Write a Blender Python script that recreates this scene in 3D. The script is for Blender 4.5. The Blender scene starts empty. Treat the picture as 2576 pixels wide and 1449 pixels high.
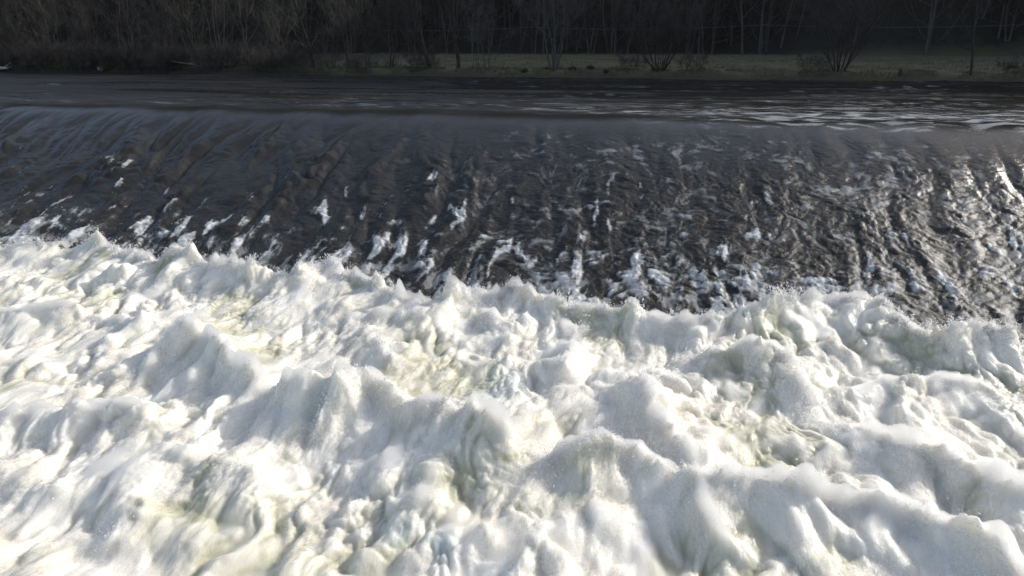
import bpy, math, random
import numpy as np
from mathutils import Vector, Euler

scene = bpy.context.scene
col = scene.collection
R = math.radians

# ------------------------------------------------------------------ camera
HC = 2.2
cam_d = bpy.data.cameras.new('camera')
cam = bpy.data.objects.new('camera', cam_d)
col.objects.link(cam)
cam.location = (0, 0, HC)
cam.rotation_euler = (R(90 - 19.6), 0, R(12))
cam_d.sensor_width = 36
cam_d.lens = 24.0
cam_d.clip_end = 3000
cam_d.clip_start = 0.05
scene.camera = cam

# ------------------------------------------------------------------ light
SUN_EL, SUN_AZ = R(28), R(51)          # azimuth clockwise from +y (upstream)
world = bpy.data.worlds.new('World')
scene.world = world
world.use_nodes = True
wn = world.node_tree
bg = wn.nodes['Background']
sky = wn.nodes.new('ShaderNodeTexSky')
sky.sky_type = 'NISHITA'
sky.sun_disc = False
sky.sun_elevation = SUN_EL
sky.sun_rotation = SUN_AZ
sky.air_density = 1.0
sky.dust_density = 2.0
hs = wn.nodes.new('ShaderNodeHueSaturation')
hs.inputs['Saturation'].default_value = 0.82
wn.links.new(sky.outputs[0], hs.inputs['Color'])
wn.links.new(hs.outputs[0], bg.inputs[0])
bg.inputs[1].default_value = 0.15
sd = bpy.data.lights.new('sun', 'SUN')
sd.energy = 3.4
sd.angle = R(0.5)
sd.color = (1.0, 0.955, 0.88)
sun = bpy.data.objects.new('sun', sd)
col.objects.link(sun)
sdir = Vector((math.sin(SUN_AZ) * math.cos(SUN_EL), math.cos(SUN_AZ) * math.cos(SUN_EL), math.sin(SUN_EL)))
sun.rotation_euler = sdir.to_track_quat('Z', 'Y').to_euler()
sun.location = sdir * 200
scene.view_settings.view_transform = 'Standard'
scene.view_settings.look = 'None'
scene.view_settings.gamma = 1
scene.view_settings.exposure = 0.12
scene.cycles.use_denoising = True
scene.cycles.max_bounces = 10
scene.cycles.diffuse_bounces = 6
scene.cycles.volume_bounces = 5
scene.cycles.transparent_max_bounces = 16
scene.cycles.sample_clamp_indirect = 6

# ------------------------------------------------------------------ photograph pixel -> place
F = 683.0
ROT = cam.rotation_euler.to_matrix()
K = 1024.0 / 2576.0
def ray(px, py):
    v = ROT @ Vector(((px * K - 512) / F, (288 - py * K) / F, -1))
    return v
def at_z(px, py, z):
    v = ray(px, py); t = (z - HC) / v.z
    return v.x * t, v.y * t
def at_y(px, Y, py=180):
    v = ray(px, py); t = Y / v.y
    return v.x * t

# ------------------------------------------------------------------ helpers
def tag(o, label=None, cat=None, group=None, kind=None):
    if label: o['label'] = label
    if cat: o['category'] = cat
    if group: o['group'] = group
    if kind: o['kind'] = kind
    return o

def fast_mesh(name, co, faces, smooth=True):
    """co (n,3), faces (m,k) with constant k"""
    me = bpy.data.meshes.new(name)
    co = np.ascontiguousarray(co, dtype=np.float32)
    faces = np.ascontiguousarray(faces, dtype=np.int32)
    m, k = faces.shape
    me.vertices.add(len(co)); me.vertices.foreach_set('co', co.ravel())
    me.loops.add(m * k); me.loops.foreach_set('vertex_index', faces.ravel())
    me.polygons.add(m)
    me.polygons.foreach_set('loop_start', np.arange(0, m * k, k, dtype=np.int32))
    me.polygons.foreach_set('loop_total', np.full(m, k, dtype=np.int32))
    me.update(calc_edges=True)
    me.polygons.foreach_set('use_smooth', np.full(m, smooth, dtype=bool))
    return me

def add_attr(me, name, vals):
    a = me.attributes.new(name, 'FLOAT', 'POINT')
    a.data.foreach_set('value', np.ascontiguousarray(vals, dtype=np.float32).ravel())

def link(name, me, mat, parent=None):
    o = bpy.data.objects.new(name, me)
    if mat: me.materials.append(mat)
    col.objects.link(o)
    if parent: o.parent = parent
    return o

def grid_faces(ny, nx):
    i = np.arange(ny - 1)[:, None] * nx + np.arange(nx - 1)[None, :]
    i = i.ravel()
    return np.stack([i, i + 1, i + nx + 1, i + nx], 1)

rngp = np.random.default_rng(7)
PERM = np.concatenate([rngp.permutation(256)] * 3).astype(np.int32)
GA = rngp.uniform(0, 2 * np.pi, 256)
GX, GY = np.cos(GA).astype(np.float32), np.sin(GA).astype(np.float32)
def perlin(x, y, seed=0):
    x = (x + seed * 17.37).astype(np.float32); y = (y + seed * 9.71).astype(np.float32)
    xf = np.floor(x); yf = np.floor(y)
    xi = xf.astype(np.int32) & 255; yi = yf.astype(np.int32) & 255
    fx = x - xf; fy = y - yf
    u = fx * fx * fx * (fx * (fx * 6 - 15) + 10); v = fy * fy * fy * (fy * (fy * 6 - 15) + 10)
    def g(dx, dy):
        h = PERM[PERM[(xi + dx) & 255] + ((yi + dy) & 255)]
        return GX[h] * (fx - dx) + GY[h] * (fy - dy)
    a = g(0, 0); b = g(1, 0); c = g(0, 1); d = g(1, 1)
    a += u * (b - a); c += u * (d - c)
    return (a + v * (c - a)) * 1.5
def fbm(x, y, oct=4, seed=0, gain=0.5):
    r = 0; a = 1.0; f = 1.0
    for k in range(oct):
        r = r + a * perlin(x * f, y * f, seed + k * 3); a *= gain; f *= 2.03
    return r
def billow(x, y, seed=0):
    return np.abs(perlin(x, y, seed)) * 2 - 0.55
def sstep(a, b, x):
    t = np.clip((x - a) / (b - a), 0, 1)
    return t * t * (3 - 2 * t)

# ------------------------------------------------------------------ materials
def new_mat(name):
    m = bpy.data.materials.new(name); m.use_nodes = True
    nt = m.node_tree
    return m, nt, nt.nodes['Principled BSDF'], nt.nodes.new
def noise_node(nt, scale, detail=4, rough=0.55, vec=None):
    n = nt.nodes.new('ShaderNodeTexNoise')
    n.inputs['Scale'].default_value = scale; n.inputs['Detail'].default_value = detail
    n.inputs['Roughness'].default_value = rough
    if vec is not None: nt.links.new(vec, n.inputs['Vector'])
    return n
def mapped(nt, scale):
    g = nt.nodes.new('ShaderNodeNewGeometry')
    mp = nt.nodes.new('ShaderNodeMapping'); mp.inputs['Scale'].default_value = scale
    nt.links.new(g.outputs['Position'], mp.inputs['Vector'])
    return mp.outputs['Vector']
def ramp(nt, fac, stops):
    r = nt.nodes.new('ShaderNodeValToRGB')
    e = r.color_ramp.elements
    while len(e) < len(stops): e.new(0.5)
    for el, (p, c) in zip(e, stops):
        el.position = p; el.color = (*c, 1)
    nt.links.new(fac, r.inputs[0])
    return r.outputs[0]
def mix_col(nt, fac, a, b):
    m = nt.nodes.new('ShaderNodeMix'); m.data_type = 'RGBA'
    for s, v in ((0, fac), (6, a), (7, b)):
        if hasattr(v, 'is_linked') or hasattr(v, 'links'): nt.links.new(v, m.inputs[s])
        else: m.inputs[s].default_value = v if s == 0 else (*v, 1)
    return m.outputs[2]
def math_node(nt, op, a, b=None, clamp=False):
    m = nt.nodes.new('ShaderNodeMath'); m.operation = op; m.use_clamp = clamp
    for i, v in enumerate((a, b)):
        if v is None: continue
        if hasattr(v, 'links'): nt.links.new(v, m.inputs[i])
        else: m.inputs[i].default_value = v
    return m.outputs[0]
def attr(nt, name):
    a = nt.nodes.new('ShaderNodeAttribute'); a.attribute_name = name
    return a.outputs['Fac']

# river water: dark, glossy, with froth and painted crest sheen where the attribute 'froth' says so
def water_material():
    m, nt, p, N = new_mat('river_water')
    v1 = mapped(nt, (0.8, 1.0, 1.0))
    fine = noise_node(nt, 7, 5, 0.62, v1)
    veryfine = noise_node(nt, 34, 4, 0.6, v1)
    p.inputs['Base Color'].default_value = (0.034, 0.032, 0.029, 1)
    nt.links.new(math_node(nt, 'ADD', math_node(nt, 'MULTIPLY', attr(nt, 'chop'), 8.0), 0.05), p.inputs['Roughness'])
    p.inputs['IOR'].default_value = 1.33
    b1 = N('ShaderNodeBump'); b1.inputs['Strength'].default_value = 1.0
    nt.links.new(attr(nt, 'chop'), b1.inputs['Distance'])
    hsum = math_node(nt, 'ADD', fine.outputs['Fac'], math_node(nt, 'MULTIPLY', veryfine.outputs['Fac'], 0.32))
    nt.links.new(hsum, b1.inputs['Height'])
    nt.links.new(b1.outputs[0], p.inputs['Normal'])
    # froth and painted crest sheen
    d = N('ShaderNodeBsdfPrincipled')
    d.inputs['Base Color'].default_value = (0.80, 0.81, 0.80, 1)
    d.inputs['Roughness'].default_value = 0.45
    d.inputs['IOR'].default_value = 1.2
    b2 = N('ShaderNodeBump'); b2.inputs['Strength'].default_value = 0.8; b2.inputs['Distance'].default_value = 0.018
    fr = noise_node(nt, 16, 5, 0.65, v1)
    nt.links.new(fr.outputs['Fac'], b2.inputs['Height'])
    nt.links.new(b2.outputs[0], d.inputs['Normal'])
    brk = noise_node(nt, 20, 5, 0.72, mapped(nt, (0.8, 0.8, 0.9)))
    f = math_node(nt, 'ADD', attr(nt, 'froth'), math_node(nt, 'MULTIPLY', math_node(nt, 'SUBTRACT', brk.outputs['Fac'], 0.5), 1.1))
    mr = N('ShaderNodeMapRange'); mr.interpolation_type = 'SMOOTHSTEP'
    mr.inputs['From Min'].default_value = 0.18; mr.inputs['From Max'].default_value = 1.05
    nt.links.new(f, mr.inputs['Value'])
    f2 = math_node(nt, 'MULTIPLY', mr.outputs[0], attr(nt, 'froth_max'))
    ms = N('ShaderNodeMixShader')
    nt.links.new(f2, ms.inputs[0]); nt.links.new(p.outputs[0], ms.inputs[1]); nt.links.new(d.outputs[0], ms.inputs[2])
    nt.links.new(ms.outputs[0], nt.nodes['Material Output'].inputs['Surface'])
    return m

def foam_material():
    m, nt, p, N = new_mat('white_foam')
    v1 = mapped(nt, (1.0, 0.28, 0.8))
    n1 = noise_node(nt, 9, 5, 0.62, v1)
    n2 = noise_node(nt, 40, 4, 0.6, v1)
    thin = attr(nt, 'thin')
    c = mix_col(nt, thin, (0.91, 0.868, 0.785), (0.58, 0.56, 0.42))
    c = mix_col(nt, attr(nt, 'painted_sky'), c, (0.33, 0.50, 0.56))  # blue sky reflection painted into the foam colour
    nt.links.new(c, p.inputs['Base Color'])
    p.inputs['Roughness'].default_value = 0.30
    p.inputs['IOR'].default_value = 1.3
    p.inputs['Subsurface Weight'].default_value = 1.0
    p.inputs['Subsurface Radius'].default_value = (1.0, 0.97, 0.85)
    p.inputs['Subsurface Scale'].default_value = 0.13
    b = N('ShaderNodeBump'); b.inputs['Strength'].default_value = 0.7; b.inputs['Distance'].default_value = 0.03
    h = math_node(nt, 'ADD', n1.outputs['Fac'], math_node(nt, 'MULTIPLY', n2.outputs['Fac'], 0.45))
    nt.links.new(h, b.inputs['Height'])
    nt.links.new(b.outputs[0], p.inputs['Normal'])
    return m

def spray_material():
    m, nt, p, N = new_mat('spray_droplets')
    d = N('ShaderNodeBsdfDiffuse'); d.inputs[0].default_value = (0.97, 0.97, 0.97, 1)
    t = N('ShaderNodeBsdfTranslucent'); t.inputs[0].default_value = (0.97, 0.97, 0.97, 1)
    ms0 = N('ShaderNodeMixShader'); ms0.inputs[0].default_value = 0.55
    nt.links.new(d.outputs[0], ms0.inputs[1]); nt.links.new(t.outputs[0], ms0.inputs[2])
    tr = N('ShaderNodeBsdfTransparent')
    ms = N('ShaderNodeMixShader'); ms.inputs[0].default_value = 0.4
    nt.links.new(ms0.outputs[0], ms.inputs[1]); nt.links.new(tr.outputs[0], ms.inputs[2])
    nt.links.new(ms.outputs[0], nt.nodes['Material Output'].inputs['Surface'])
    return m

def bark_material(name, c1, c2, scale=6):
    m, nt, p, N = new_mat(name)
    n = noise_node(nt, scale, 4, 0.6, mapped(nt, (1, 1, 0.35)))
    nt.links.new(ramp(nt, n.outputs['Fac'], [(0.35, c1), (0.68, c2)]), p.inputs['Base Color'])
    p.inputs['Roughness'].default_value = 0.85
    return m

def ground_material():
    m, nt, p, N = new_mat('meadow_ground')
    v = mapped(nt, (1, 1, 1))
    big = noise_node(nt, 0.16, 4, 0.6, v); mid = noise_node(nt, 0.9, 5, 0.65, v); fine = noise_node(nt, 9, 4, 0.7, v)
    grass = ramp(nt, mid.outputs['Fac'], [(0.30, (0.10, 0.082, 0.052)), (0.52, (0.16, 0.135, 0.082)), (0.72, (0.21, 0.18, 0.12))])
    moss = mix_col(nt, math_node(nt, 'MULTIPLY', math_node(nt, 'SUBTRACT', big.outputs['Fac'], 0.48, True), 4.0, True), grass, (0.15, 0.15, 0.05))
    soil = ramp(nt, fine.outputs['Fac'], [(0.3, (0.018, 0.015, 0.011)), (0.7, (0.055, 0.046, 0.034))])
    s = math_node(nt, 'ADD', attr(nt, 'soil'), math_node(nt, 'MULTIPLY', math_node(nt, 'SUBTRACT', mid.outputs['Fac'], 0.5), 0.9), True)
    c = mix_col(nt, s, moss, soil)
    nt.links.new(c, p.inputs['Base Color'])
    p.inputs['Roughness'].default_value = 0.95
    b = N('ShaderNodeBump'); b.inputs['Distance'].default_value = 0.08; b.inputs['Strength'].default_value = 0.8
    nt.links.new(fine.outputs['Fac'], b.inputs['Height']); nt.links.new(b.outputs[0], p.inputs['Normal'])
    return m

def plain_material(name, c1, c2, scale=8, rough=0.9):
    m, nt, p, N = new_mat(name)
    n = noise_node(nt, scale, 4, 0.65, mapped(nt, (1, 1, 1)))
    nt.links.new(ramp(nt, n.outputs['Fac'], [(0.32, c1), (0.70, c2)]), p.inputs['Base Color'])
    p.inputs['Roughness'].default_value = rough
    b = N('ShaderNodeBump'); b.inputs['Distance'].default_value = 0.05
    nt.links.new(n.outputs['Fac'], b.inputs['Height']); nt.links.new(b.outputs[0], p.inputs['Normal'])
    return m

M_WATER = water_material(); M_FOAM = foam_material(); M_SPRAY = spray_material()
M_GROUND = ground_material()
M_BARK = bark_material('grey_brown_bark', (0.042, 0.036, 0.031), (0.092, 0.081, 0.071))
M_PALE = bark_material('pale_bark', (0.065, 0.061, 0.056), (0.12, 0.114, 0.107))
M_DARK = bark_material('dark_bark', (0.028, 0.024, 0.021), (0.065, 0.056, 0.048))
M_TWIG = bark_material('twig_bark', (0.055, 0.048, 0.043), (0.105, 0.093, 0.084), 2)
M_WOODS = bark_material('woodland_bark', (0.060, 0.051, 0.044), (0.12, 0.103, 0.090), 1)
M_TWIGG = bark_material('olive_twig_bark', (0.06, 0.058, 0.045), (0.11, 0.107, 0.08), 2)
M_TWIGP = bark_material('pale_twig_bark', (0.08, 0.075, 0.07), (0.15, 0.14, 0.13), 2)

# ------------------------------------------------------------------ the weir profile
YC, SL = 23.5, 0.36
def weir_z(y):
    k = 0.5
    t = (YC - y) / k
    return -SL * k * np.log1p(np.exp(np.clip(t, -30, 30))) - SL * k * np.maximum(t - 30, 0)

# ------------------------------------------------------------------ crests of the foam waves
RIDGES = [  # polyline in photograph pixels, height, width towards camera, width upstream
    ([(-300, 600), (-120, 620), (0, 628), (110, 615), (230, 607), (380, 645), (520, 668), (640, 690), (740, 690), (830, 662), (930, 705), (1050, 745),
      (1200, 735), (1320, 738), (1440, 770), (1500, 765), (1600, 785), (1750, 802), (1900, 790), (2060, 762), (2190, 758), (2280, 825), (2380, 860),
      (2480, 850), (2576, 872), (2750, 900), (3000, 950)], 0.40, 0.80, 0.16),
    ([(300, 905), (390, 855), (480, 815), (540, 845), (600, 890), (700, 950), (800, 990), (850, 1010)], 0.52, 0.40, 0.42),
    ([(740, 1075), (800, 1010), (860, 965), (930, 958), (1050, 1000), (1200, 1038), (1310, 1066), (1400, 1100)], 0.58, 0.48, 0.25),
    ([(1330, 1160), (1420, 1120), (1520, 1100), (1620, 1125), (1740, 1165), (1850, 1190)], 0.46, 0.45, 0.28),
    ([(1700, 860), (1800, 860), (1900, 872), (1980, 890), (2030, 930), (2042, 1000)], 0.40, 0.50, 0.30),
    ([(1545, 930), (1600, 960), (1660, 1040), (1720, 1120), (1765, 1180)], 0.34, 0.30, 0.30),
    ([(1180, 1140), (1110, 1170), (1060, 1230), (1020, 1300)], 0.20, 0.2, 0.25),
    ([(2045, 1010), (2200, 1060), (2330, 1130), (2450, 1180), (2600, 1240), (2760, 1290)], 0.36, 0.35, 0.42),
    ([(1650, 1150), (1800, 1175), (1950, 1195), (2100, 1215), (2300, 1265), (2450, 1335), (2600, 1410), (2800, 1500)], 0.42, 0.42, 0.40),
    ([(-60, 1040), (0, 1040), (150, 1032), (330, 1045), (450, 1068)], 0.24, 0.4, 0.18),
    ([(-100, 1160), (0, 1165), (120, 1200), (200, 1240)], 0.18, 0.3, 0.2),
    ([(380, 1120), (500, 1135), (620, 1190), (720, 1230)], 0.18, 0.3, 0.2),
    ([(1470, 1130), (1500, 1230), (1530, 1330)], 0.20, 0.22, 0.22),
    ([(1740, 1180), (1790, 1290), (1850, 1400)], 0.18, 0.2, 0.25),
    ([(-80, 800), (0, 790), (150, 778), (330, 788), (430, 800)], 0.24, 0.45, 0.2),
    ([(2060, 1000), (2200, 960), (2350, 950), (2600, 985)], 0.18, 0.4, 0.3),
    ([(900, 800), (960, 860), (1010, 930)], 0.2, 0.3, 0.3),
    ([(1180, 760), (1250, 800), (1290, 880)], 0.2, 0.3, 0.25),
    ([(1470, 790), (1440, 870), (1400, 930)], 0.25, 0.3, 0.3),
    ([(200, 1380), (330, 1290), (420, 1240)], 0.16, 0.25, 0.25),
    ([(1290, 1280), (1340, 1330), (1360, 1420)], 0.16, 0.2, 0.2),
]
BASE = -3.28
PLANE = -2.85
RW = [([at_z(px, py, BASE + h) for px, py in pts], h, wf, wb) for pts, h, wf, wb in RIDGES]


# ------------------------------------------------------------------ river: pool above, crest, sloping face
xs = np.concatenate([np.linspace(-110, -33, 260)[:-1], np.arange(-33, 17, 0.032), np.linspace(17, 75, 200)])
ys = np.concatenate([np.arange(12.2, 24.3, 0.030), np.geomspace(24.3, 30, 90)[1:], np.linspace(30, 53.5, 190)[1:]])
X, Y = np.meshgrid(xs.astype(np.float32), ys.astype(np.float32))
Z = weir_z(Y).astype(np.float32)
down = np.clip((23.7 - Y) / 8.9, 0, 1.15)                    # 0 at the crest, 1 at the foot
rough_r = sstep(-13, 2, X + 0.35 * (Y - 18) + 1.5 * perlin(X * .25, Y * .25, 40))   # rougher water to the right
wx = X + 0.35 * perlin(X * .5, Y * .35, 1) + 0.10 * perlin(X * 1.7, Y * 1.2, 2)
wy = Y + 0.35 * perlin(X * .5, Y * .35, 3) + 0.12 * perlin(X * 1.7, Y * 1.2, 4)
amp = sstep(0.02, 0.55, down)
skew = 0.06 * (Y - 22)
a1 = billow((wx + skew) * 0.95, wy * 0.20, 5) * 1.2 + .35 * perlin((wx + skew) * 2.9, wy * .5, 19)                 # long tongues running down the face
a2 = billow((wx + skew * .6) * 1.5, wy * 1.45, 6)            # rounded humps
a3 = billow(wx * 3.0, wy * 3.4, 7)
a4 = billow(wx * 6.2, wy * 7.4, 8)
a5 = billow(wx * 13, wy * 14, 9)
face = (0.140 * a1 * sstep(.0, .35, down) * (1 - .76 * rough_r) + 0.095 * a2 * amp * (0.82 - 0.42 * rough_r) * np.clip(.6 + .9 * a1 * (1 - .6 * rough_r), .1, 1.5) + 0.022 * a3 * amp * (0.35 + 0.35 * rough_r + 0.3 * down)
        + 0.010 * a4 * amp * (0.25 + 0.8 * rough_r + 0.4 * down) + 0.005 * a5 * amp * (0.2 + 0.9 * rough_r)
        + 0.014 * perlin((wx + skew) * 3.2, wy * .55, 17) * amp + 0.005 * perlin((wx + skew) * 8, wy * 1.2, 18) * amp)
crest_swell = 0.05 * perlin(X * .45, Y * .3, 11) * sstep(26, 23.5, Y)
up = sstep(23.6, 25.0, Y)
ripple = up * (0.055 * perlin(wx * .45, wy * 1.2, 12) + 0.045 * perlin(wx * 1.0, wy * 2.6, 13) + 0.016 * perlin(wx * 2.2, wy * 5.2, 39) + 0.010 * perlin(wx * 3.0, wy * 8, 14))
calm = 0.30 + 1.0 * sstep(-0.15, 0.55, fbm(X * .09, Y * .40, 3, 15) + .35 * sstep(31, 24, Y) + .012 * (X + 8))
Z = Z + face + crest_swell + ripple * calm
# froth patches, with the crest sheen painted in as froth
patch = fbm(wx * 0.8 + skew * .6, wy * 0.42, 3, 20)
tops = a2 * 0.9 + a3 * 0.45
fr = 0.60 * patch + 0.55 * tops - 1.12 + 1.00 * sstep(0.25, 1.0, down) ** 1.4 + 0.30 * rough_r * sstep(0.05, 0.4, down) + 0.35 * sstep(-9, -16, X) * sstep(.4, .8, down)
grp = fbm((wx + skew) * 2.2, wy * 0.62, 3, 36) + .25 * a1 + .35 * perlin(wx * .7, wy * .4, 37)
fr = np.maximum(fr + 0.35 * fbm((X + skew * .3) * 5, Y * 1.6, 3, 33), 1.7 * grp - 1.32 + 1.15 * sstep(.34, .95, down) * (1 - .35 * rough_r) + 0.45 * fbm((X + skew * .3) * 7, Y * 2.6, 3, 38))
tuft = sstep(0.0, 0.95, fr) * sstep(.22, .5, down)
wisp = fbm((wx + .5 * skew + .25 * perlin(X * 1.2, Y * .8, 26)) * 2.4, wy * 1.7, 5, 24, .62)
foot = sstep(.86, 1.08, down) * np.clip(.35 + .8 * wisp, 0, .8)
veil = foot + rough_r * sstep(0.02, 0.3, down) * (0.14 + 0.60 * wisp + 0.45 * perlin(wx * .55 + .3 * skew, wy * .4, 25) + 0.3 * a3) + (1 - rough_r) * sstep(.5, 1, down) * np.clip(.15 + .5 * wisp, 0, .5)
painted_sheen = sstep(-6, 8, X) * sstep(22.4, 23.4, Y) * sstep(26.8, 24.0, Y) * (0.26 + 0.75 * fbm(wx * 1.0, wy * 3.2, 4, 27))  # sun and sky sheen on the right of the crest, painted as froth
streak = up * sstep(0.30, 1.0, fbm(wx * .6, wy * 3.6, 4, 30)) * sstep(44, 25, Y) * (0.35 + .45 * sstep(-20, 6, X)) + up * np.clip(.22 + .75 * fbm(wx * .45, wy * 3.2, 4, 31), 0, .75) * sstep(36, 24.5, Y) * (.6 + .4 * sstep(-14, 4, X))
r1 = sorted(RW[0][0])
Z = Z - 0.8 * sstep(0.05, 0.7, np.interp(X, [q[0] for q in r1], [q[1] for q in r1]).astype(np.float32) - Y)
Z = Z + 0.025 * tuft * (0.6 + a4 + .6 * a5) * sstep(.15, .5, down)
fmx = 0.05 * sstep(0, 1, up) + .12 * np.clip(painted_sheen * 2, 0, 1)
froth = 0.75 * np.clip(tuft, 0, 1) + np.clip(veil, 0, 0.75) + np.clip(1.4 * painted_sheen, 0, .9) + streak  # froth plus the painted crest sheen
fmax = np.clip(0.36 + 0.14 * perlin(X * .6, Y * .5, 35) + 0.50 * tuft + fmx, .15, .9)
me = fast_mesh('river', np.stack([X.ravel(), Y.ravel(), Z.ravel()], 1), grid_faces(len(ys), len(xs)))
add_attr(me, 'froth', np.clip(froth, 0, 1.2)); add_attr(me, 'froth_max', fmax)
add_attr(me, 'chop', 0.006 + 0.024 * amp * (0.25 + 0.7 * rough_r + .5 * down) + up * (0.004 + 0.028 * sstep(-.2, .5, fbm(X * .07, Y * .5, 3, 16) + .3 * sstep(30, 24, Y) - .02 * (X + 6))))
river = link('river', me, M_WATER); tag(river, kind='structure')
FX, FY, FZ, FT = X, Y, Z, tuft

# flat tail water under and beyond the foam
def sheet(name, x0, x1, y0, y1, z, n, mat):
    gx, gy = np.meshgrid(np.linspace(x0, x1, n), np.linspace(y0, y1, n))
    gz = np.full_like(gx, z) + 0.02 * perlin(gx, gy, 3)
    me = fast_mesh(name, np.stack([gx.ravel(), gy.ravel(), gz.ravel()], 1), grid_faces(n, n))
    add_attr(me, 'froth', np.full(n * n, 0.5)); add_attr(me, 'froth_max', np.full(n * n, 0.8)); add_attr(me, 'chop', np.full(n * n, 0.05))
    return tag(link(name, me, mat), kind='structure')
sheet('tail_water', -110, 75, -160, 14.2, -4.1, 160, M_WATER)

# ------------------------------------------------------------------ foam field
fxs = np.concatenate([np.linspace(-34, -19, 260)[:-1], np.arange(-19, 10, 0.020), np.linspace(10, 22, 220)])
fys = np.concatenate([np.linspace(-8, 3.0, 220)[:-1], np.arange(3.0, 9.0, 0.0165), np.arange(9.0, 18.2, 0.0215)])
X, Y = np.meshgrid(fxs.astype(np.float32), fys.astype(np.float32))
WX = X + 0.16 * perlin(X * 1.1, Y * 0.9, 50) + 0.06 * perlin(X * 3.1, Y * 2.4, 51)
WY = Y + 0.16 * perlin(X * 1.1, Y * 0.9, 52) + 0.06 * perlin(X * 3.1, Y * 2.4, 53)

def ridge_field(pts, X, Y):
    """unsigned distance, signed side (+ upstream) and fade at the ends"""
    best = np.full(X.shape, 1e9, np.float32); side = np.zeros(X.shape, np.float32); tt = np.zeros(X.shape, np.float32)
    n = len(pts) - 1
    for i in range(n):
        (ax, ay), (bx, by) = pts[i], pts[i + 1]
        dx, dy = bx - ax, by - ay
        L2 = dx * dx + dy * dy + 1e-9
        t = np.clip(((X - ax) * dx + (Y - ay) * dy) / L2, 0, 1)
        ex = X - ax - t * dx; ey = Y - ay - t * dy
        d = ex * ex + ey * ey
        m = d < best
        best = np.where(m, d, best)
        sgn = (dx * ey - dy * ex)
        side = np.where(m, sgn, side)
        tt = np.where(m, (i + t) / n, tt)
    return np.sqrt(best), side, tt

Hs = np.zeros(X.shape, np.float32); crest = np.zeros(X.shape, np.float32)
d0 = s0 = None
for k, (pts, h, wf, wb) in enumerate(RW):
    px_ = np.array(pts)
    if pts[0][0] > pts[-1][0]: pts = pts[::-1]
    x0, x1 = px_[:, 0].min() - 3, px_[:, 0].max() + 3
    y0, y1 = px_[:, 1].min() - 3, px_[:, 1].max() + 3
    if k == 0: x0, x1, y0, y1 = -99, 99, 9, 99
    ix = np.where((fxs >= x0) & (fxs <= x1))[0]; iy = np.where((fys >= y0) & (fys <= y1))[0]
    if len(ix) == 0 or len(iy) == 0: continue
    sl = (slice(iy[0], iy[-1] + 1), slice(ix[0], ix[-1] + 1))
    d, s, t = ridge_field(pts, WX[sl], WY[sl])
    o_ = np.argsort([q[0] for q in pts]); qx = np.array([pts[i][0] for i in o_]); qy = np.array([pts[i][1] for i in o_])
    above = WY[sl] - np.interp(WX[sl], qx, qy).astype(np.float32)
    if k == 0: s = above
    w = wf + (wb - wf) * sstep(-.12, .12, above) if k == 0 else 1.15 * (.6 * wf + .4 * wb)
    fade = np.ones_like(d) if k == 0 else sstep(0, .25, t) * sstep(0, .22, 1 - t)
    dd = np.sqrt(d * d + 0.05 * 0.05) - 0.05
    p = h * fade * np.exp(-(dd / w) ** 1.25)
    Hs[sl] = Hs[sl] + p ** 2.2
    crest[sl] = np.maximum(crest[sl], fade * np.exp(-(d / 0.14) ** 2) * min(1, h / .4))
    if k == 0:
        d0 = np.full(X.shape, 99., np.float32); s0 = np.full(X.shape, -1., np.float32)
        d0[sl] = d; s0[sl] = s
H = Hs ** (1 / 2.2)
def box(A, n):
    for ax in (0, 1):
        c = np.cumsum(np.concatenate([np.repeat(np.take(A, [0], ax), n + 1, ax), A, np.repeat(np.take(A, [-1], ax), n, ax)], ax), ax, dtype=np.float64)
        m = A.shape[ax]
        A = ((np.take(c, range(2 * n + 1, 2 * n + 1 + m), ax) - np.take(c, range(0, m), ax)) / (2 * n + 1)).astype(np.float32)
    return A
H = box(box(H, 3), 2)
H = 0.98 * H * (1 + 0.45 * perlin(WX * .9, WY * .7, 58) + 0.25 * perlin(WX * 2.3, WY * 1.7, 59))     # surges of uneven height
rim = np.exp(-(d0 / .22) ** 2) * sstep(-.15, .7, fbm(WX * .95, WY * .9, 4, 57)) * .24      # splashes standing up along the roller
H = H + rim
big = 0.13 * perlin(WX * .42, WY * .5, 60) + 0.09 * perlin(WX * .95, WY * .8, 61)
H = H + big
# behind the first roller the foam dives under the sheet coming down the weir
back = np.where(s0 > 0, d0, 0)
H = H - 1.6 * sstep(0.12, 0.7, back) - 0.4 * sstep(0.6, 3, back)
Zb = BASE + H
# lumpy froth displaced along the normal of the waves
gy, gx = np.gradient(Zb, fys.astype(np.float32), fxs.astype(np.float32))
nl = np.sqrt(gx * gx + gy * gy + 1)
nx, ny, nz = -gx / nl, -gy / nl, 1 / nl
smoothness = sstep(-0.25, 0.35, fbm(X * .5, Y * .4, 2, 70))
near = sstep(12, 6, Y)
b0 = billow(WX * .95, WY * .6, 69); b1 = billow(WX * 1.9, WY * 1.15, 62); b2 = billow(WX * 4.1, WY * 2.5, 63); b3 = billow(WX * 8.6, WY * 5.0, 64); b4 = billow(WX * 18, WY * 10, 65); b5 = billow(WX * 36, WY * 20, 66)
st1 = perlin(WX * 5.5, WY * 1.5, 71); st2 = perlin(WX * 13, WY * 3.2, 72)       # streaks drawn out along the current
calmf = .35 + 1.15 * sstep(-.35, .45, fbm(X * .33, Y * .3, 2, 73))
B = (0.10 * b0 + 0.085 * b1 * calmf + 0.030 * b2 * calmf * (0.4 + .9 * smoothness) + 0.014 * b3 * (0.25 + 1.1 * smoothness) + 0.007 * b4 * (0.2 + 1.2 * smoothness) + .004 * b5 * smoothness
     + 0.026 * st1 * (1.5 - .5 * calmf) + 0.008 * st2 * (1.1 - .5 * smoothness))
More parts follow.
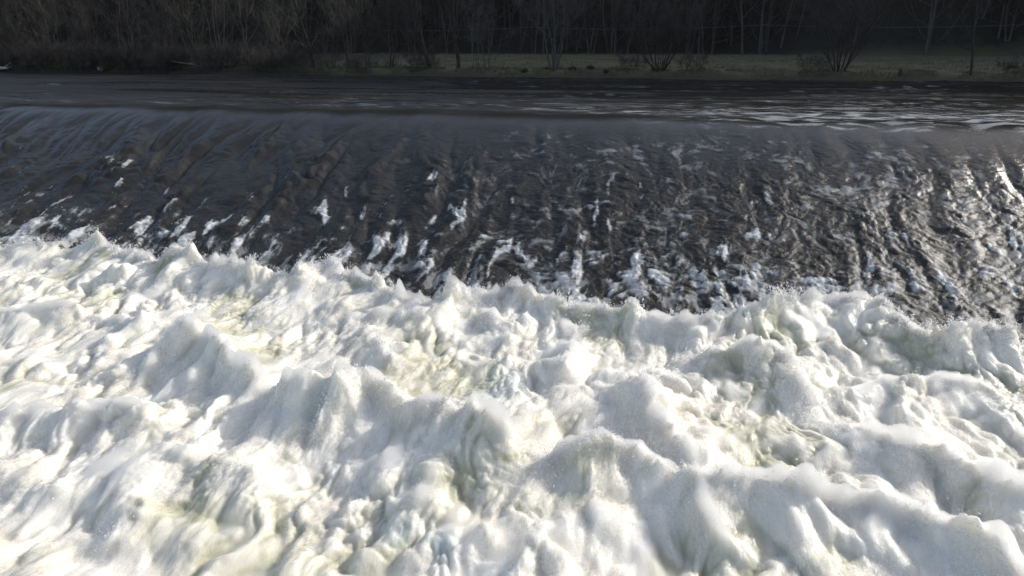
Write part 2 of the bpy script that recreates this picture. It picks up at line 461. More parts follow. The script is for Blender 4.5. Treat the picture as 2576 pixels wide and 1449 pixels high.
spike = np.clip(perlin(WX * 6.5, WY * 3.5, 67), 0, 1) ** 2 * 0.22 + np.clip(perlin(WX * 14, WY * 8, 68), 0, 1) ** 2 * 0.10
PX = X + nx * B; PY = Y + ny * B - 0.10 * crest * spike; PZ = Zb + nz * B + crest * spike
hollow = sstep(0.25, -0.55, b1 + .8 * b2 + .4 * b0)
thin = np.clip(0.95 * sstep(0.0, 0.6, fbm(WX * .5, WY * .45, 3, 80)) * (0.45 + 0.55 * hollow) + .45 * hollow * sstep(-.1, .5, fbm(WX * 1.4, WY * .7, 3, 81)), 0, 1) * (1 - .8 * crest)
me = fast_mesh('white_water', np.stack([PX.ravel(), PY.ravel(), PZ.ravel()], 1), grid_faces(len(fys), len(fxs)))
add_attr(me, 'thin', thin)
sky_paint = np.zeros(X.shape, np.float32)  # sky reflections on smooth foam, painted as blue spots
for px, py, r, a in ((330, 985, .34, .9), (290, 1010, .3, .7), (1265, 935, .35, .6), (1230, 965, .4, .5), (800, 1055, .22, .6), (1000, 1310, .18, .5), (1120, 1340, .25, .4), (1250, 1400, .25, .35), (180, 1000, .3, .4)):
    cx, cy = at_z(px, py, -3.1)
    sky_paint = np.maximum(sky_paint, a * np.exp(-(((WX - cx) / r) ** 2 + ((WY - cy) / (r * .9)) ** 2)) * (0.75 + .5 * perlin(WX * 4, WY * 2, 83)))
add_attr(me, 'painted_sky', np.clip(sky_paint, 0, 1))
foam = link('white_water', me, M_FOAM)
tag(foam, 'churning white foam boiling below the weir', 'foam', kind='stuff')

# loose froth: torn, lacy layers lying a few centimetres over the foam
LK = 2
fl = (slice(np.searchsorted(fys, 2.5), np.searchsorted(fys, 15.6), LK), slice(np.searchsorted(fxs, -20), np.searchsorted(fxs, 10.5), LK))
sx_, sy_ = X[fl], Y[fl]
co_, cov_ = [], []
for li, (off_, cv) in enumerate(((.014, .46), (.040, .27))):
    n_ = perlin(sx_ * 2.1, sy_ * 1.2, 140 + li)
    o_ = off_ * (1 + .5 * n_)
    co_.append(np.stack([(PX[fl] + nx[fl] * o_).ravel(), (PY[fl] + ny[fl] * o_).ravel(), (PZ[fl] + nz[fl] * o_ + .35 * o_).ravel()], 1))
    cov_.append((cv + .28 * perlin(sx_ * 1.3, sy_ * .8, 150) - .12 * crest[fl] - .8 * sky_paint[fl] - .22 * thin[fl]).ravel())
g1 = grid_faces(*sx_.shape)
M_FROTH, nt, p, N = new_mat('loose_froth')
p.inputs['Base Color'].default_value = (0.95, 0.915, 0.845, 1); p.inputs['Roughness'].default_value = .5; p.inputs['IOR'].default_value = 1.2
tl = N('ShaderNodeBsdfTranslucent'); tl.inputs[0].default_value = (.96, .94, .89, 1)
m1 = N('ShaderNodeMixShader'); m1.inputs[0].default_value = .35
nt.links.new(p.outputs[0], m1.inputs[1]); nt.links.new(tl.outputs[0], m1.inputs[2])
na = noise_node(nt, 24, 5, .68, mapped(nt, (1, .30, 1.0))); nb = noise_node(nt, 60, 3, .6, mapped(nt, (1, .45, 1.0)))
nm = math_node(nt, 'ADD', math_node(nt, 'MULTIPLY', na.outputs['Fac'], .75), math_node(nt, 'MULTIPLY', nb.outputs['Fac'], .25))
al = N('ShaderNodeMapRange'); al.interpolation_type = 'SMOOTHSTEP'; al.inputs['From Min'].default_value = -.06; al.inputs['From Max'].default_value = .16
nt.links.new(math_node(nt, 'SUBTRACT', attr(nt, 'cover'), nm), al.inputs['Value'])
tr = N('ShaderNodeBsdfTransparent'); m2 = N('ShaderNodeMixShader')
nt.links.new(math_node(nt, 'MULTIPLY', al.outputs[0], .85), m2.inputs[0]); nt.links.new(tr.outputs[0], m2.inputs[1]); nt.links.new(m1.outputs[0], m2.inputs[2])
nt.links.new(m2.outputs[0], nt.nodes['Material Output'].inputs['Surface'])
me = fast_mesh('froth', np.concatenate(co_), np.concatenate([g1 + i * sx_.size for i in range(2)]))
add_attr(me, 'cover', np.concatenate(cov_))
tag(link('froth', me, M_FROTH), 'loose torn white froth lying over the foam', 'froth', kind='stuff')

# thin bright mist of spray hanging over the foam: one closed hull filled with an even white volume
k = 2
hx, hy = X[::k, ::k], Y[::k, ::k]
mB = 0.10 * b0 + 0.085 * b1 + 0.02 * b2
mw = fbm(WX * 1.3, WY * .8, 3, 85)
tatter = perlin(WX * 7, WY * 2.2, 86) * .5 + perlin(WX * 15, WY * 4.5, 87) * .3
burst = sstep(.05, .6, fbm(WX * 1.1, WY * .9, 3, 88))
hull = Zb + mB - 0.012 + 0.08 * mw + crest * burst * .20 + crest * (0.06 + 0.10 * np.clip(.35 + tatter, 0, 1)) + 0.02 * tatter
top = hull[::k, ::k]; low = (Zb - 0.30)[::k, ::k]
top = np.maximum(top, low + .02)
sel = (slice(np.searchsorted(fys[::k], 2.0), np.searchsorted(fys[::k], 16.3)), slice(np.searchsorted(fxs[::k], -26), np.searchsorted(fxs[::k], 15)))
hx, hy, top, low = hx[sel], hy[sel], top[sel], low[sel]
my, mx = hx.shape
gf = grid_faces(my, mx); nn = my * mx
idx = np.arange(nn).reshape(my, mx)
rim = np.concatenate([idx[0, :], idx[1:, -1], idx[-1, -2::-1], idx[-2:0:-1, 0]])
r2 = np.roll(rim, -1)
walls = np.stack([rim + nn, r2 + nn, r2, rim], 1)
co = np.concatenate([np.stack([hx.ravel(), hy.ravel(), top.ravel()], 1), np.stack([hx.ravel(), hy.ravel(), low.ravel()], 1)])
M_MIST = bpy.data.materials.new('spray_mist'); M_MIST.use_nodes = True
nt = M_MIST.node_tree; nt.nodes.clear()
out = nt.nodes.new('ShaderNodeOutputMaterial'); vs = nt.nodes.new('ShaderNodeVolumeScatter')
vs.inputs['Color'].default_value = (0.99, 0.985, 0.97, 1); vs.inputs['Density'].default_value = 13.0; vs.inputs['Anisotropy'].default_value = 0.5
nt.links.new(vs.outputs[0], out.inputs['Volume'])
mist = link('spray_mist', fast_mesh('spray_mist', co, np.concatenate([gf, gf[:, ::-1] + nn, walls])), M_MIST)
tag(mist, 'thin white mist of spray hugging the foam', 'mist', kind='stuff')

# ------------------------------------------------------------------ spray: flying drops
rng = np.random.default_rng(11)
def interp(A, x, y, gx_, gy_):
    i = np.clip(np.searchsorted(gx_, x), 0, len(gx_) - 1); j = np.clip(np.searchsorted(gy_, y), 0, len(gy_) - 1)
    return A[j, i]
P_, V_, S_, E_ = [], [], [], []
def emit(x, y, z, r, el, vx, vy, vz):
    P_.append(np.stack([x, y, z], 1)); S_.append(r); E_.append(el)
    v = np.stack([vx, vy, vz], 1); v /= np.linalg.norm(v, axis=1, keepdims=True) + 1e-6
    V_.append(v)
def along(pts, n):
    p = np.array(pts); L = np.r_[0, np.cumsum(np.linalg.norm(np.diff(p, axis=0), axis=1))]
    t = rng.uniform(0, L[-1], n)
    # bunch the spray in bursts
    burst = perlin(t * 1.6, t * 0 + L[-1], 90) + .5 * perlin(t * 5, t * 0 + L[-1], 91)
    t = t[rng.uniform(-.5, .9, n) < burst]
    return np.interp(t, L, p[:, 0]), np.interp(t, L, p[:, 1])
for k, (pts, h, wf, wb) in enumerate(RW):
    n = {0: 120000, 1: 14000, 2: 26000, 3: 16000, 4: 12000, 5: 6000, 8: 12000, 7: 6000}.get(k, 2500)
    x, y = along(pts, n); m = len(x)
    x = x + rng.normal(0, .10, m); y = y + rng.normal(0.0, .12, m)
    z0 = interp(PZ, x, y, fxs, fys)
    bu = sstep(.0, .6, fbm(x * 1.1, y * .9, 3, 88)); up_ = rng.exponential(0.045, m) * np.where(rng.uniform(0, 1, m) < .2, 1.5 + 3 * bu, 1 + bu)
    z = z0 + up_ - 0.01
    r = rng.lognormal(math.log(0.0034), .6, m) * np.clip(y / 11, .55, 1.2) * np.where(up_ > .12, .7, 1)
    emit(x, y, z, r, rng.uniform(1.0, 5.0, m), rng.normal(0.1, .35, m), rng.normal(-.6, .35, m), rng.normal(.8, .4, m))
# drops thrown up from tufts on the face and over the foam
# ragged splashes thrown up where the sheet hits the roller
q = RW[0][0]; ql = np.r_[0, np.cumsum([math.dist(q[i], q[i + 1]) for i in range(len(q) - 1)])]
for jet in range(150):
    t = rng.uniform(0, ql[-1]); cx = np.interp(t, ql, [p_[0] for p_ in q]); cy = np.interp(t, ql, [p_[1] for p_ in q])
    n_ = int(rng.uniform(30, 220)); hgt = rng.uniform(.06, .30); ax_, ay_ = rng.normal(0, .35), rng.normal(-.1, .3)
    u_ = rng.uniform(0, 1, n_) ** 1.4 * hgt; wd = .03 + .28 * u_
    x = cx + rng.normal(0, 1, n_) * wd + ax_ * u_; y = cy + rng.normal(0, 1, n_) * wd + ay_ * u_
    z = interp(PZ, x * 0 + cx, y * 0 + cy, fxs, fys) - .03 + u_
    emit(x, y, z, rng.lognormal(math.log(.0040), .7, n_), rng.uniform(1, 4, n_), ax_ + rng.normal(0, .2, n_), ay_ + rng.normal(0, .2, n_), 1 + rng.normal(0, .25, n_))
m = 60000
x = rng.uniform(-24, 12, m); y = rng.uniform(13.5, 20, m)
tf = interp(FT, x, y, xs, ys); keep = rng.uniform(0, 1, m) < tf * .8 * sstep(20, 14.5, y)
x, y = x[keep], y[keep]; m = len(x)
z = interp(FZ, x, y, xs, ys) + rng.exponential(.03, m)
emit(x, y, z, rng.lognormal(math.log(0.0055), .4, m), rng.uniform(1, 2.5, m), rng.normal(0, .4, m), rng.normal(-.8, .3, m), rng.normal(.3, .4, m))
m = 420000
x = rng.uniform(-18, 9, m); y = rng.uniform(3, 14, m)
cl = perlin(x * 1.3, y * 1.0, 95) + .6 * perlin(x * 5, y * 1.8, 96); keep = cl > rng.uniform(.15, .9, m)
x, y = x[keep], y[keep]; m = len(x)
z = interp(PZ, x, y, fxs, fys) + rng.exponential(.022, m)
emit(x, y, z, rng.lognormal(math.log(0.0036), .45, m) * np.clip(y / 10, .5, 1.1), rng.uniform(1, 3.5, m), rng.normal(0, .35, m), rng.normal(-.9, .3, m), rng.normal(.25, .4, m))
P = np.concatenate(P_); V = np.concatenate(V_); S = np.concatenate(S_); E = np.concatenate(E_)
n = len(P)
ref = np.where(np.abs(V[:, 2:3]) < .9, np.array([[0, 0, 1.]]), np.array([[1., 0, 0]]))
U = np.cross(V, ref); U /= np.linalg.norm(U, axis=1, keepdims=True); W = np.cross(V, U)
s = S[:, None]; L = (S * E)[:, None]
oc = np.stack([P + U * s, P + W * s, P - U * s, P - W * s, P + V * L, P - V * L], 1).reshape(-1, 3)
tri = np.array([[0, 1, 4], [1, 2, 4], [2, 3, 4], [3, 0, 4], [1, 0, 5], [2, 1, 5], [3, 2, 5], [0, 3, 5]])
fc = (np.arange(n)[:, None, None] * 6 + tri[None]).reshape(-1, 3)
spray = link('spray', fast_mesh('spray', oc, fc), M_SPRAY)
tag(spray, 'fine white spray drops flying above the foam crests', 'spray', kind='stuff')
print('spray drops', n)

# ------------------------------------------------------------------ land beyond the river
def land_z(x, y):
    x = np.asarray(x, np.float32); y = np.asarray(y, np.float32)
    edge = 50.6 + 0.5 * perlin(x * .22, x * 0 + 3, 100) + .25 * perlin(x * .9, x * 0 + 5, 101)
    t = y - edge
    z = -0.8 + 0.8 * sstep(-2.0, 0.0, t) + 0.50 * sstep(-0.1, 1.3, t) + 0.35 * sstep(1, 14, t) + 0.25 * sstep(15, 42, t)
    z = z + 0.10 * perlin(x * .35, y * .3, 102) * sstep(0, 2, t) + 0.05 * perlin(x * 1.3, y * 1.1, 103) * sstep(0, 1, t)
    back_ = 93 - 6 * sstep(0, 25, x) - 28 * sstep(36, 62, x)  # spur on the far right is added, out of view, to shade the bank
    z = z + 8 * sstep(5, 38, y - back_) * sstep(75, 42, x)  # extra hill height added to shade the left bank trees
    z = z + 46 * sstep(0, 38, y - back_) + 26 * sstep(30, 150, y - back_)
    return z
lx = np.concatenate([np.linspace(-400, -75, 60)[:-1], np.arange(-75, 40, 0.45), np.linspace(40, 400, 70)])
ly = np.concatenate([np.arange(48, 60, 0.22), np.linspace(60, 100, 90), np.linspace(100, 420, 80)[1:]])
X, Y = np.meshgrid(lx.astype(np.float32), ly.astype(np.float32))
Z = land_z(X, Y)
me = fast_mesh('terrain', np.stack([X.ravel(), Y.ravel(), Z.ravel()], 1), grid_faces(len(ly), len(lx)))
leftwood = sstep(-24, -32, X)
add_attr(me, 'soil', np.clip(0.75 * sstep(51.9, 50.7, Y) + 1.2 * sstep(86, 93, Y) + 0.8 * leftwood, 0, 1.3))
terrain = link('terrain', me, M_GROUND); tag(terrain, kind='structure')

def lz(x, y): return float(land_z(np.array([x]), np.array([y]))[0])

# ------------------------------------------------------------------ bare trees
class Tubes:
    def __init__(self): self.v, self.f, self.n = [], [], 0
    def path(self, pts, r0, r1, k):
        pts = np.asarray(pts); m = len(pts)
        tan = np.gradient(pts, axis=0); tan /= np.linalg.norm(tan, axis=1, keepdims=True) + 1e-9
        ref = np.array([0.31, 0.83, 0.12]) if abs(tan[0][2]) > .8 else np.array([0.05, 0.1, 1.0])
        u = np.cross(tan, ref); u /= np.linalg.norm(u, axis=1, keepdims=True) + 1e-9
        w = np.cross(tan, u)
        r = np.linspace(r0, r1, m)[:, None, None]
        a = np.arange(k) * 2 * np.pi / k
        ring = pts[:, None] + r * (u[:, None] * np.cos(a)[None, :, None] + w[:, None] * np.sin(a)[None, :, None])
        self.v.append(ring.reshape(-1, 3))
        i = (np.arange(m - 1)[:, None] * k + np.arange(k)[None]); j = (np.arange(m - 1)[:, None] * k + (np.arange(k)[None] + 1) % k)
        self.f.append(np.stack([i, j, j + k, i + k], 2).reshape(-1, 4) + self.n)
        self.n += m * k
    def arrays(self):
        return np.concatenate(self.v), np.concatenate(self.f)

def wander(rg, p, d, L, m, wob, lift):
    pts = [np.array(p, float)]; d = np.array(d, float); d /= np.linalg.norm(d)
    for _ in range(m):
        d = d + rg.normal(0, wob, 3) + np.array([0, 0, lift]); d /= np.linalg.norm(d)
        pts.append(pts[-1] + d * L / m)
    return np.array(pts)

def make_tree(seed, height=9, stems=1, spread=.12, r=.07, branches=14, low=.12, lean=(0, 0), twig=1.0, subs=7, twigs=7, base_r=.12, br_len=.38):
    rg = np.random.default_rng(seed)
    T, C = Tubes(), Tubes()
    for s in range(stems):
        a = 2 * np.pi * (s + rg.uniform(-.3, .3)) / max(1, stems)
        sp = spread * rg.uniform(.35, 1.1) if stems > 1 else 0
        d = np.array([math.cos(a) * sp + lean[0], math.sin(a) * sp * .8 + lean[1], 1.0])
        p0 = np.array([math.cos(a) * base_r, math.sin(a) * base_r, -.1]) if stems > 1 else np.array([0, 0, -.1])
        Hh = height * rg.uniform(.75, 1.1) if stems > 1 else height
        st = wander(rg, p0, d, Hh, 12, .05 + .02 * stems ** .3, .035 if stems > 1 else .015)
        rr = r * rg.uniform(.6, 1.1) if stems > 1 else r
        T.path(st, rr, rr * .18, 7)
        if stems == 1 or s == 0:      # root flare
            T.path(np.array([st[0], st[0] + (st[1] - st[0]) * .45]), rr * 1.7, rr * .95, 7)
        for b in range(branches):
            t = low + (1 - low) * ((b + rg.uniform(0, 1)) / branches)
            fi = t * 12; i = min(11, int(fi)); p = st[i] + (st[i + 1] - st[i]) * (fi - i)
            ang = rg.uniform(0, 2 * np.pi)
            bl = Hh * br_len * (1.05 - .7 * t) * rg.uniform(.6, 1.15)
            bd = np.array([math.cos(ang), math.sin(ang), rg.uniform(.35, 1.3)])
            br = wander(rg, p, bd, bl, 5, .12, .06)
            rb = max(.008, rr * (1 - .75 * t) * .42)
            (T if rb > .014 else C).path(br, rb, rb * .3, 4)
            for q in range(subs):
                tq = rg.uniform(.2, 1); fq = tq * 5; iq = min(4, int(fq)); pq = br[iq] + (br[iq + 1] - br[iq]) * (fq - iq)
                dq = (br[iq + 1] - br[iq]); dq = dq / np.linalg.norm(dq) + rg.normal(0, .6, 3) + np.array([0, 0, .25])
                sb = wander(rg, pq, dq, bl * .45 * rg.uniform(.5, 1.2), 3, .15, .05)
                C.path(sb, .0075 * twig, .004 * twig, 3)
                for w in range(twigs):
                    tw = rg.uniform(.1, 1); fw = tw * 3; iw = min(2, int(fw)); pw = sb[iw] + (sb[iw + 1] - sb[iw]) * (fw - iw)
                    dw = (sb[iw + 1] - sb[iw]); dw = dw / np.linalg.norm(dw) + rg.normal(0, .7, 3) + np.array([0, 0, .3])
                    C.path(wander(rg, pw, dw, rg.uniform(.25, .7) * (.5 + bl * .25), 2, .15, .05),   .0046 * twig, .003 * twig, 3)
    return T.arrays(), C.arrays()

def tree_thing(name, label, cat, px, Yd, arr, mt, mc, group=None, dz=0):
    x = at_y(px, Yd)
    e = bpy.data.objects.new(name, None); col.objects.link(e)
    e.empty_display_size = .3
    e.location = (x, Yd, lz(x, Yd) + dz)
    (tv, tf), (cv, cf) = arr
    link('trunk', fast_mesh('trunk', tv, tf), mt, e)
    link('crown', fast_mesh('crown', cv, cf), mc, e)
    return tag(e, label, cat, group)

G = 'bare trees along the far bank'
TREES = [
 # name, label, px, depth, kwargs, trunk mat, twig mat
 ('bare_tree', 'bushy bare tree at the far left end of the bank, beside the pale driftwood', 45, 52.3, dict(height=8, stems=4, spread=.35, r=.06, branches=14, low=.04, br_len=.45), M_DARK, M_TWIG),
 ('bare_tree', 'bare thicket tree with one pale slanting stem, second tree from the left bank end', 130, 53.0, dict(height=9, stems=3, spread=.30, r=.06, branches=16, low=.04, br_len=.42), M_BARK, M_TWIGG),
 ('bare_tree', 'wide dark bare tree above the gap between two bank bushes, left of the pale stone', 240, 52.6, dict(height=8, stems=5, spread=.4, r=.05, branches=13, low=.05, br_len=.42), M_DARK, M_TWIG),
 ('bare_tree', 'bare tree with forked grey stems rising right behind the pale stone', 330, 53.4, dict(height=10, stems=3, spread=.22, r=.07, branches=16, low=.05), M_BARK, M_TWIG),
 ('bare_tree', 'purplish brown bare tree standing left of the slim fallen log', 430, 52.8, dict(height=9, stems=4, spread=.3, r=.06, branches=14, low=.04, br_len=.42), M_DARK, M_TWIG),
 ('bare_tree', 'slim bare trees stem group just right of the slim fallen log', 500, 54.2, dict(height=10, stems=3, spread=.16, r=.06, branches=14, low=.06), M_BARK, M_TWIGG),
 ('bare_tree', 'tall bare tree with thin pale parallel stems at the left end of the grass', 553, 52.6, dict(height=11, stems=4, spread=.10, r=.055, branches=11, low=.15, base_r=.25), M_PALE, M_TWIG),
 ('bare_tree', 'thick grey trunk with twisting top where the grass begins', 628, 52.5, dict(height=11, stems=2, spread=.10, r=.12, branches=16, low=.14), M_BARK, M_TWIG),
 ('bare_tree', 'bare tree with haze of olive twigs behind the low forked dark tree', 715, 56.0, dict(height=10, stems=3, spread=.2, r=.06, branches=18, low=.12), M_BARK, M_TWIGG),
 ('bare_tree', 'dark bare tree with low forked branches over pale grass', 790, 52.0, dict(height=9, stems=1, r=.13, branches=20, low=.10, br_len=.5, subs=6), M_DARK, M_TWIGG),
 ('bare_tree', 'thin bare sapling pair between the low forked tree and the mossy grass', 838, 52.4, dict(height=8, stems=2, spread=.12, r=.045, branches=14, low=.12), M_BARK, M_TWIGG),
 ('bare_tree', 'bare tree with paler trunk bent over a dark undercut bank', 878, 51.9, dict(height=9, stems=1, r=.10, branches=18, low=.16, lean=(-.06, 0)), M_BARK, M_TWIG),
 ('bare_tree', 'bare tree with feathery upright olive twigs, left of two slim dark trunks', 925, 52.2, dict(height=9, stems=3, spread=.14, r=.05, branches=15, low=.12), M_BARK, M_TWIGG),
 ('bare_tree', 'slim dark trunk nearest the left side of the leaning tree', 984, 52.0, dict(height=9, stems=2, spread=.10, r=.06, branches=14, low=.15), M_DARK, M_TWIG),
 ('bare_tree', 'big bare tree leaning steeply to the left over a brushy base', 1083, 52.2, dict(height=10, stems=2, spread=.05, r=.13, branches=18, low=.12, lean=(-.36, 0)), M_BARK, M_TWIG),
 ('bare_tree', 'knotty dark trunk with a crooked fork right of the leaning tree', 1154, 52.0, dict(height=9, stems=1, r=.15, branches=16, low=.22, br_len=.42), M_DARK, M_TWIG),
 ('bare_tree', 'stand of straight pale saplings on the grass edge between dark trunk and fan shaped tree', 1215, 52.0, dict(height=8, stems=7, spread=.10, r=.034, branches=8, low=.2, base_r=.75, br_len=.26), M_PALE, M_TWIGP),
 ('bare_tree', 'pale grey tree with stems fanning upward from one foot, alone on the grass', 1394, 51.8, dict(height=10, stems=6, spread=.20, r=.06, branches=13, low=.16, base_r=.22), M_PALE, M_TWIGP),
 ('bare_tree', 'wide bare willow with many short dark stems in the right half of the bank', 2110, 52.0, dict(height=8, stems=12, spread=.62, r=.05, branches=10, low=.10, base_r=.3, br_len=.42), M_DARK, M_TWIG),
 ('bare_tree', 'small bare tree with a thick stub at its foot near the right bank end', 2444, 51.6, dict(height=6.5, stems=1, r=.09, branches=16, low=.22, br_len=.45), M_DARK, M_TWIG),
]
for i, (nm, lab, px, Yd, kw, mt, mc) in enumerate(TREES):
    tree_thing(nm, lab, 'tree', px, Yd, make_tree(200 + i, **kw), mt, mc, G)
# willow clump whose stems splay from the ground
tree_thing('willow_bush', 'coppiced willow bush with a fan of bare dark rods on the bank', 'bush', 1658, 51.9,
           make_tree(301, height=6, stems=20, spread=.75, r=.038, branches=7, low=.25, base_r=.28, br_len=.35), M_DARK, M_TWIG)

# low shrubs at the water's edge
GS = 'low shrubs at the water edge'
SHRUBS = [
 (15, 51.6, 2.0, 'low twiggy shrub at the left end of the bank, over the pale driftwood'),
 (110, 51.4, 1.9, 'low twiggy shrub right of the pale driftwood'),
 (215, 51.5, 2.2, 'dense brown shrub left of the pale stone'),
 (325, 51.6, 2.1, 'dense brown shrub hanging just right of the pale stone'),
 (440, 51.5, 1.8, 'brown shrub under the slim fallen log'),
 (540, 51.5, 1.3, 'short brown shrub at the foot of the thin pale parallel stems'),
 (700, 51.4, 0.9, 'small dark shrub left of the low forked tree'),
 (1060, 51.5, 1.1, 'brushy shrub around the foot of the leaning tree'),
 (1590, 51.7, 1.0, 'pale twiggy shrub just left of the willow bush'),
 (1740, 51.6, .9, 'dark shrub right of the willow bush'),
 (2050, 51.5, 1.0, 'dark tangle of twigs under the wide willow'),
 (2562, 51.3, .9, 'dark shrub at the right end of the bank'),
]
for i, (px, Yd, h, lab) in enumerate(SHRUBS):
    tree_thing('shrub', lab, 'shrub', px, Yd, make_tree(400 + i, height=h * (1 if i < 5 else 1.5), stems=16 if i < 5 else 8, spread=.9, r=.014 if i < 5 else .010, branches=7, low=.1, base_r=.5, br_len=.5, subs=4, twigs=4), M_TWIG, M_TWIG, GS)

# tangle of undergrowth that fills the left bank down to the water
us = [make_tree(450 + k, height=1.9, stems=9, spread=.8, r=.014, branches=6, low=.08, base_r=.5, br_len=.55, subs=3, twigs=3) for k in range(4)]
us = [(np.concatenate([a[0], b[0]]), np.concatenate([a[1], b[1] + len(a[0])])) for a, b in us]
rg = np.random.default_rng(61); vv, ff, off = [], [], 0
for i in range(150):
    x = rg.uniform(-68, -27) if i < 125 else rg.uniform(-27, -17); y = 50.9 + 3.5 * rg.uniform(0, 1) ** 1.5
    s = rg.uniform(.6, 1.15) * (1 if i < 125 else .5); a = rg.uniform(0, 6.28); c, sn = math.cos(a) * s, math.sin(a) * s
    v, f = us[rg.integers(4)]
    vv.append(np.stack([v[:, 0] * c - v[:, 1] * sn + x, v[:, 0] * sn + v[:, 1] * c + y, v[:, 2] * s + lz(x, y) - .05], 1)); ff.append(f + off); off += len(v)
tag(link('undergrowth', fast_mesh('undergrowth', np.concatenate(vv), np.concatenate(ff)), M_TWIG), 'dense brown leafless undergrowth filling the left bank', 'undergrowth', kind='stuff')

# ------------------------------------------------------------------ woodland on the slope behind: one mass
rg = np.random.default_rng(77)
protos = []
for k in range(6):
    (tv, tf), (cv, cf) = make_tree(500 + k, height=13 + k, stems=1 if k % 2 else 2, spread=.15, r=.14, branches=15, low=.05, twig=2.6, subs=4, twigs=3, br_len=.34)
    protos.append((np.concatenate([tv, cv]), np.concatenate([tf, cf + len(tv)])))
vv, ff, off = [], [], 0
for i in range(520):
    y = 92.5 + 60 * rg.uniform(0, 1) ** 1.6
    x = rg.uniform(-125, 75)
    y -= 6 * float(sstep(0, 25, np.array(x))) + 28 * float(sstep(36, 62, np.array(x)))  # woods follow the foot of the slope and the added spur
    v, f = protos[rg.integers(6)]
    a = rg.uniform(0, 6.28); s = rg.uniform(.8, 1.35)
    c, sn = math.cos(a) * s, math.sin(a) * s
    w = np.stack([v[:, 0] * c - v[:, 1] * sn + x, v[:, 0] * sn + v[:, 1] * c + y, v[:, 2] * s + lz(x, y) - .2], 1)
    vv.append(w.astype(np.float32)); ff.append((f + off).astype(np.int32)); off += len(v)
wood = link('woodland', fast_mesh('woodland', np.concatenate(vv), np.concatenate(ff)), M_WOODS)
tag(wood, 'dark bare woodland on the slope behind the meadow', 'woodland', kind='stuff')

# ------------------------------------------------------------------ rough grass on the meadow
m = 60000
gx = np.concatenate([rg.uniform(-40, 28, m), rg.uniform(-65, 30, m // 2)])
gy = np.concatenate([51.2 + 40 * rg.uniform(0, 1, m) ** 1.3, 51.0 + 2.0 * rg.uniform(0, 1, m // 2)])
ok = fbm(gx * .5, gy * .5, 3, 120) > -.15
gx, gy = gx[ok], gy[ok]; m = len(gx)
gz = land_z(gx, gy)
hh = rg.uniform(.06, .22, m) * (1 + .5 * perlin(gx * .3, gy * .3, 121)); ww = .012 + .01 * rg.uniform(0, 1, m); an = rg.uniform(0, 3.14, m)
dx, dy = np.cos(an) * ww, np.sin(an) * ww
lx_, ly_ = rg.normal(0, .06, m), rg.normal(0, .06, m)
gv = np.stack([np.stack([gx - dx, gy - dy, gz - .02], 1), np.stack([gx + dx, gy + dy, gz - .02], 1), np.stack([gx + lx_, gy + ly_, gz + hh], 1)], 1).reshape(-1, 3)
M_GRASS = plain_material('dry_grass', (0.10, 0.092, 0.055), (0.18, 0.16, 0.10), 1.5)
grass = link('grass', fast_mesh('grass', gv, np.arange(m * 3).reshape(-1, 3)), M_GRASS)
tag(grass, 'short dull winter grass on the meadow', 'grass', kind='stuff')

# ------------------------------------------------------------------ small things on the bank
def lump(seed, sx, sy, sz, rough=.25, res=22):
    u, v = np.meshgrid(np.linspace(0, 2 * np.pi, res * 2, endpoint=False), np.linspace(0, np.pi, res))
    d = np.stack([np.sin(v) * np.cos(u), np.sin(v) * np.sin(u), np.cos(v)], 2)
    n = 1 + rough * perlin(d[..., 0] * 1.7 + d[..., 2] * 1.3, d[..., 1] * 1.7 - d[..., 2], seed) + .4 * rough * perlin(d[..., 0] * 5 + d[..., 2] * 3, d[..., 1] * 5 - 2 * d[..., 2], seed + 1)
    p = d * n[..., None] * np.array([sx, sy, sz])
    w = res * 2
    i = np.arange(res - 1)[:, None] * w + np.arange(w)[None]; j = np.arange(res - 1)[:, None] * w + (np.arange(w)[None] + 1) % w
    f = np.stack([i, i + w, j + w, j], 2).reshape(-1, 4)
    return p.reshape(-1, 3), f
M_SOIL = plain_material('dark_soil', (0.010, 0.009, 0.007), (0.035, 0.030, 0.022))
M_STONE = plain_material('pale_stone', (0.16, 0.16, 0.15), (0.30, 0.29, 0.27))
M_WOOD = plain_material('weathered_wood', (0.10, 0.09, 0.08), (0.22, 0.20, 0.18), 5)
M_DRIFT = plain_material('bleached_wood', (0.40, 0.43, 0.46), (0.62, 0.65, 0.68), 5)
def small(name, label, cat, px, Yd, arr, mat, group=None, dz=0.0, rz=0):
    x = at_y(px, Yd)
    o = link(name, fast_mesh(name, *arr), mat)
    o.location = (x, Yd, lz(x, Yd) + dz); o.rotation_euler = (0, 0, rz)
    return tag(o, label, cat, group)
GC = 'dark earth clods on the grass bank'
small('earth_mound', 'largest dark earth clod, a rounded mound higher on the grass than the others', 'mound', 1485, 53.4, lump(1, .34, .3, .26, .3), M_SOIL, GC, .05)
small('earth_mound', 'broken dark clod between the fan shaped tree and the largest mound', 'mound', 1440, 52.0, lump(2, .30, .25, .18, .4), M_SOIL, GC, .04)
small('earth_mound', 'dark clod touching the left foot of the fan shaped tree', 'mound', 1374, 52.2, lump(3, .24, .2, .13, .4), M_SOIL, GC, .03)
small('earth_mound', 'dark clod at the waterline well left of the fan shaped tree', 'mound', 1320, 51.6, lump(4, .26, .2, .15, .4), M_SOIL, GC, .03)
small('earth_mound', 'small dark clod at the waterline right of the largest mound', 'mound', 1524, 51.5, lump(5, .18, .16, .13, .4), M_SOIL, GC, .03)
small('stone', 'pale rounded stone among the dark left bank bushes', 'stone', 253, 51.0, lump(6, .24, .2, .2, .25), M_STONE, None, .25)
small('tree_stump', 'short dark stump at the waterline between the wide willow and the small right tree', 'stump', 2266, 51.3, lump(7, .10, .10, .32, .25), M_DARK, None, .1)
small('dark_log', 'short black log lying on the grass at the far right', 'log', 2546, 56.5, lump(8, .38, .12, .10, .3), M_SOIL, None, .08)
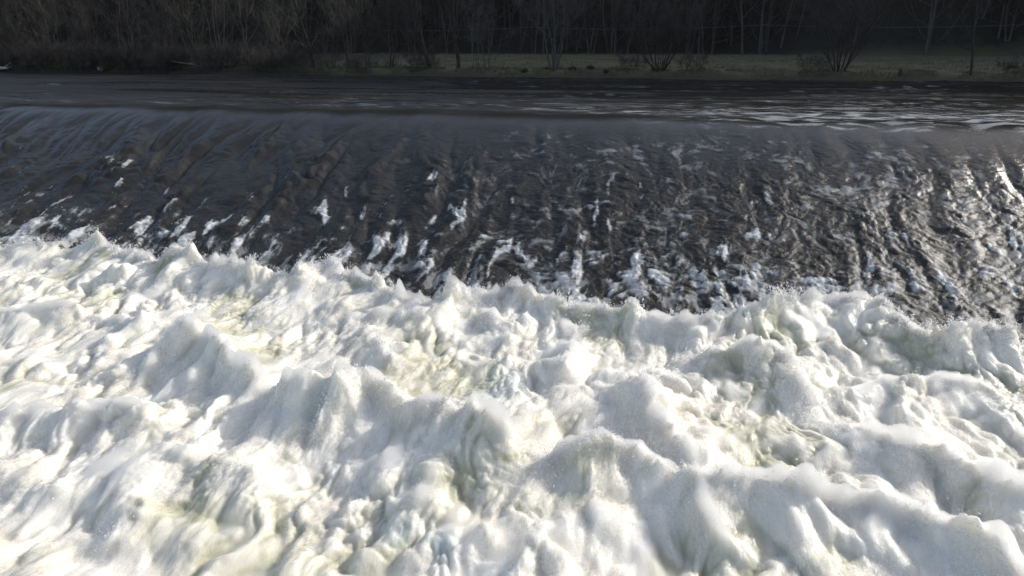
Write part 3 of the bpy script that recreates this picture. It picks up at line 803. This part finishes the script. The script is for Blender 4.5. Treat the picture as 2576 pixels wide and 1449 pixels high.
T = Tubes(); T.path(wander(np.random.default_rng(5), (-1.3, 0, .62), (1, .1, -.13), 2.6, 8, .03, 0), .07, .04, 7)
T.path(wander(np.random.default_rng(6), (-.2, 0, .5), (.6, -.2, .5), .7, 4, .06, 0), .03, .012, 5)
small('fallen_log', 'slim pale fallen log slanting through the left bank bushes', 'log', 470, 50.75, T.arrays(), M_WOOD, None, .25)
T = Tubes()
T.path(wander(np.random.default_rng(8), (-.9, 0, .18), (1, 0, .06), 1.5, 6, .05, 0), .16, .09, 8)
T.path(wander(np.random.default_rng(9), (.0, .05, .25), (.7, 0, .5), .8, 4, .08, 0), .05, .02, 6)
T.path(wander(np.random.default_rng(10), (.1, -.05, .2), (.9, -.1, .12), .9, 4, .06, 0), .045, .015, 6)
small('driftwood', 'bleached pale driftwood at the water edge on the far left', 'driftwood', 12, 50.8, T.arrays(), M_DRIFT, None, .1)

# poles and the cable strung between them in front of the wood
def pole(px, Yd, h, r, label):
    x = at_y(px, Yd)
    e = bpy.data.objects.new('utility_pole', None); col.objects.link(e); e.location = (x, Yd, lz(x, Yd))
    T = Tubes(); T.path([(0, 0, -.3), (0, 0, h * .5), (0, 0, h)], r, r * .75, 10); link('shaft', fast_mesh('shaft', *T.arrays()), M_DARK, e)
    T = Tubes(); T.path([(-.55, -r, h - .7), (0, -r, h - .7), (.55, -r, h - .7)], .05, .05, 6); link('crossarm', fast_mesh('crossarm', *T.arrays()), M_WOOD, e)
    return tag(e, label, 'pole', 'poles in front of the wood')
pole(1338, 90.0, 10, .12, 'thin wooden pole before the dark wood, left of the fan shaped pale tree')
pole(1921, 85.5, 10, .17, 'thicker wooden pole before the dark wood, left of the wide willow')
M_CABLE = plain_material('grey_cable', (0.14, 0.14, 0.14), (0.22, 0.22, 0.22), 2)
xa, xb, xc, xd = at_y(1100, 90.2, 95), at_y(1338, 90.2, 95), at_y(1921, 85.3, 80), at_y(2700, 83, 60)
def cab(z):
    pts = []
    for (x0, y0), (x1, y1) in (((xa - 14, 92), (xb, 89.85)), ((xb, 89.85), (xc, 85.3)), ((xc, 85.3), (xd, 83))):
        for t in np.linspace(0, 1, 15)[:-1]:
            pts.append((x0 + (x1 - x0) * t, y0 + (y1 - y0) * t, z - .35 * 4 * t * (1 - t)))
    T = Tubes(); T.path(pts, .015, .015, 5); return T.arrays()
zc = HC + 3.0
o = link('cable', fast_mesh('cable', *cab(4.3)), M_CABLE); tag(o, 'grey cable strung level from pole to pole before the wood', 'cable')
